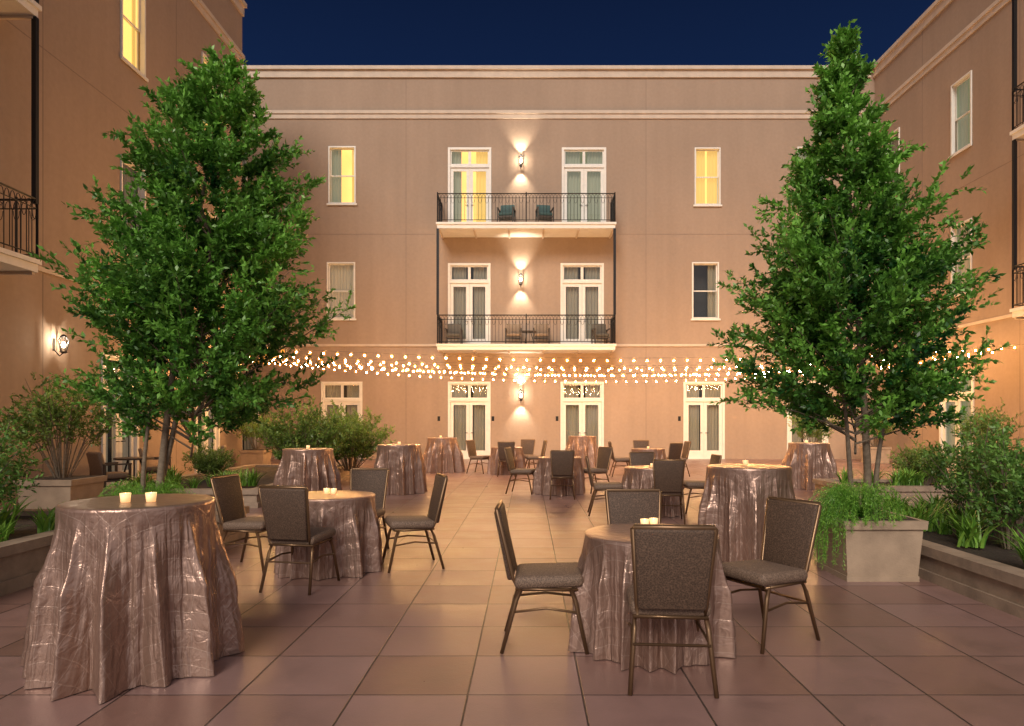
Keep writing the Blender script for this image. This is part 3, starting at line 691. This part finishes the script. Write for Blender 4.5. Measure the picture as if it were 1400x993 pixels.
def fern(loc,seed,R,drop,n,label,side=0):
    global rng
    rng=np.random.default_rng(seed); rr=random.Random(seed); T0=[];T1=[];SH=[]; mb=MB()
    for i in range(n):
        left=rr.random()<side
        th=rr.gauss(math.pi*1.08,.30) if left else rr.random()*6.28
        r=R*(rr.uniform(.8,1.15) if left else rr.uniform(.4,.85)); h=rr.uniform(.14,.34); dr=drop*rr.random()**1.5 if (left or not side) and r>R*.74 else rr.uniform(-.05,.03)
        s=rr.gauss(.6,.2); pts=[]
        for k in range(9):
            q=k/8; rad=r*min(1.0,q*1.5)**.8
            p=np.array([rad*math.cos(th),rad*math.sin(th),h*math.sin(math.pi*min(1,q*1.25))*1.0-dr*max(0,q-.3)**1.2*1.6]); pts.append(p)
        for a,b in zip(pts[1:],pts[2:]): T0.append(a);T1.append(b);SH.append(s)
        mb.tube([tuple(p) for p in pts],.0015,3,False)
    P,D,L,s=twigs(np.array(T0),np.array(T1),12,.028,np.array(SH),1.8)
    r_=empty('trailing_fern',loc); mobj('stem',mb,M_fern,r_)
    o=bpy.data.objects.new('frond',leafmesh('frond',P,D,L,s,M_fern,.16)); COL.objects.link(o); o.parent=r_
    return tag(r_,label,"fern","ferns under the trees")
fern((3.18,6.52,.57),5,.46,.42,240,"bright green asparagus fern trailing over stone planter rim",.34)
fern((-3.86,6.9,.57),6,.55,.3,200,"bright green fern at base of a planter tree")
def strap(seed,n,Lmax,mat):
    rr=random.Random(seed); V=[];F=[];A=[]
    for i in range(n):
        th=rr.random()*6.28; L=Lmax*rr.uniform(.6,1); lean=rr.uniform(.25,.95); w=rr.uniform(.009,.016); s=rr.uniform(.1,.95)
        bx,by=.05*rr.gauss(0,1),.05*rr.gauss(0,1); b=len(V); K=6
        for k in range(K+1):
            q=k/K; r=L*lean*q**1.4; z=L*(q-.45*lean*q**2.6); ww=w*(1-q**2.5)+.001
            cx,cy=bx+r*math.cos(th),by+r*math.sin(th)
            V+=[(cx-ww*math.sin(th),cy+ww*math.cos(th),z),(cx+ww*math.sin(th),cy-ww*math.cos(th),z)]; A+=[s,s]
        for k in range(K): F.append((b+2*k,b+2*k+1,b+2*k+3,b+2*k+2))
    me=bpy.data.meshes.new('strap_leaf_plant'); me.from_pydata(V,[],F); me.materials.append(mat)
    at=me.attributes.new('shade','FLOAT','POINT'); at.data.foreach_set('value',A); return me
sm=[strap(1,46,.5,M_strap),strap(2,40,.45,M_strap)]
rr=random.Random(4)
spots=[(-4.75,6.75,.38),(-4.8,7.4,.38),(-4.9,5.0,.38),(-4.75,5.6,.38),(-5.0,5.3,.38),(-4.8,6.2,.38),(-5.2,6.7,.38)]
for i in range(14): spots.append((rr.uniform(-7.2,-4.95),rr.uniform(12.0,12.9),.28))
for i in range(16): spots.append((rr.uniform(6.0,8.0),rr.uniform(12.4,13.5),.28))
for i in range(18): spots.append((rr.uniform(4.0,5.6),rr.uniform(7.0,8.7),.28))
for i in range(12): spots.append((rr.uniform(4.05,5.0),rr.uniform(4.4,6.6),.28))
for i,(x,y,z) in enumerate(spots):
    o=bpy.data.objects.new('strap_leaf_plant',sm[i%2]); COL.objects.link(o); o.location=(x,y,z); o.rotation_euler=(0,0,rr.random()*6); sc=rr.uniform(.6,1.1); o.scale=(sc,)*3
    tag(o,"bright green strap-leaf lily clump in raised bed","plant","strap-leaf plants in the beds")
def bed(x0,x1,y0,y1,h,label):
    r=empty('raised_bed',((x0+x1)/2,(y0+y1)/2,0)); X,Y=(x1-x0)/2,(y1-y0)/2; w=.16
    mb=MB()
    for zz0,zz1,e in((0,h*.28,.03),(h*.28+.001,h-.09,0),(h-.089,h,.035)):
        mb.box(-X-e,X+e,-Y-e,-Y+w,zz0,zz1); mb.box(-X-e,X+e,Y-w,Y+e,zz0,zz1); mb.box(-X-e,-X+w,-Y+w,Y-w,zz0,zz1); mb.box(X-w,X+e,-Y+w,Y-w,zz0,zz1)
    mobj('planter_wall',mb,M_castdk,r)
    n=24; sb=MB(); q=random.Random(int(abs(x0*100)))
    for j in range(n+1):
        for i in range(n+1): sb.v.append((-X+w+(2*X-2*w)*i/n,-Y+w+(2*Y-2*w)*j/n,h-.06+q.uniform(-.02,.025)))
    for j in range(n):
        for i in range(n): a=j*(n+1)+i; sb.f.append((a,a+1,a+n+2,a+n+1))
    mobj('soil',sb,M_soil,r,True)
    return tag(r,label,"raised bed","raised planting beds")
bed(-9.0,-4.52,2.2,8.3,.42,"low cast stone raised bed with mulch and shrubs")
bed(-4.45,-3.62,8.0,8.75,.40,"small square corner of cast stone raised bed")
bed(-7.4,-4.65,11.7,18.3,.32,"low cast stone raised bed with mulch and shrubs")
bed(3.76,8.4,2.2,9.0,.32,"low cast stone raised bed with mulch and shrubs")
bed(5.8,8.4,12.2,13.8,.32,"low cast stone raised bed with lilies")
# ---------------------------------------------------------------- world, light, camera
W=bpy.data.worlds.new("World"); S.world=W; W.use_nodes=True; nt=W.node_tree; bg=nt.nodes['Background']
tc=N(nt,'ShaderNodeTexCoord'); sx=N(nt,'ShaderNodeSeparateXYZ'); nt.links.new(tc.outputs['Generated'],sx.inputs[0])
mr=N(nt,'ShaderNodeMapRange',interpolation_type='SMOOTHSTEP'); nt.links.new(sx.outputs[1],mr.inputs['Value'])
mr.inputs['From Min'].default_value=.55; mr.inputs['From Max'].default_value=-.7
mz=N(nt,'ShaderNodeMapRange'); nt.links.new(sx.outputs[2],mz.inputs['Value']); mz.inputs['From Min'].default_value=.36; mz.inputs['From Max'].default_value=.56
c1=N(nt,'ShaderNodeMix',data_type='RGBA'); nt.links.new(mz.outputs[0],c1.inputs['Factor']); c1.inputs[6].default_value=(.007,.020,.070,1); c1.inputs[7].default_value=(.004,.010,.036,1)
c2=N(nt,'ShaderNodeMix',data_type='RGBA'); nt.links.new(mr.outputs[0],c2.inputs['Factor']); nt.links.new(c1.outputs[2],c2.inputs[6]); c2.inputs[7].default_value=(.55,.49,.50,1)  # unseen sky behind camera brightened as warm fill; framed part stays navy
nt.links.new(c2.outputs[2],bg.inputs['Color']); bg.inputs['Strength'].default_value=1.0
front_fill=bpy.data.lights.new('front_fill','SUN'); front_fill.energy=2.5; front_fill.angle=math.radians(22); front_fill.color=(1,.87,.74)  # no sun at dusk: lamp added as soft warm fill from behind camera
so=bpy.data.objects.new('front_fill',front_fill); COL.objects.link(so); so.rotation_euler=(math.radians(56),0,math.radians(-14))
cam=bpy.data.cameras.new('camera'); co=bpy.data.objects.new('camera',cam); COL.objects.link(co); S.camera=co
co.location=(0,0,1.5); co.rotation_euler=(math.radians(90),0,0); cam.lens=24; cam.sensor_width=36; cam.shift_x=-22/1400; cam.shift_y=78.5/1400; cam.clip_end=1000
S.view_settings.view_transform='Standard'; S.view_settings.look='None'; S.view_settings.exposure=0
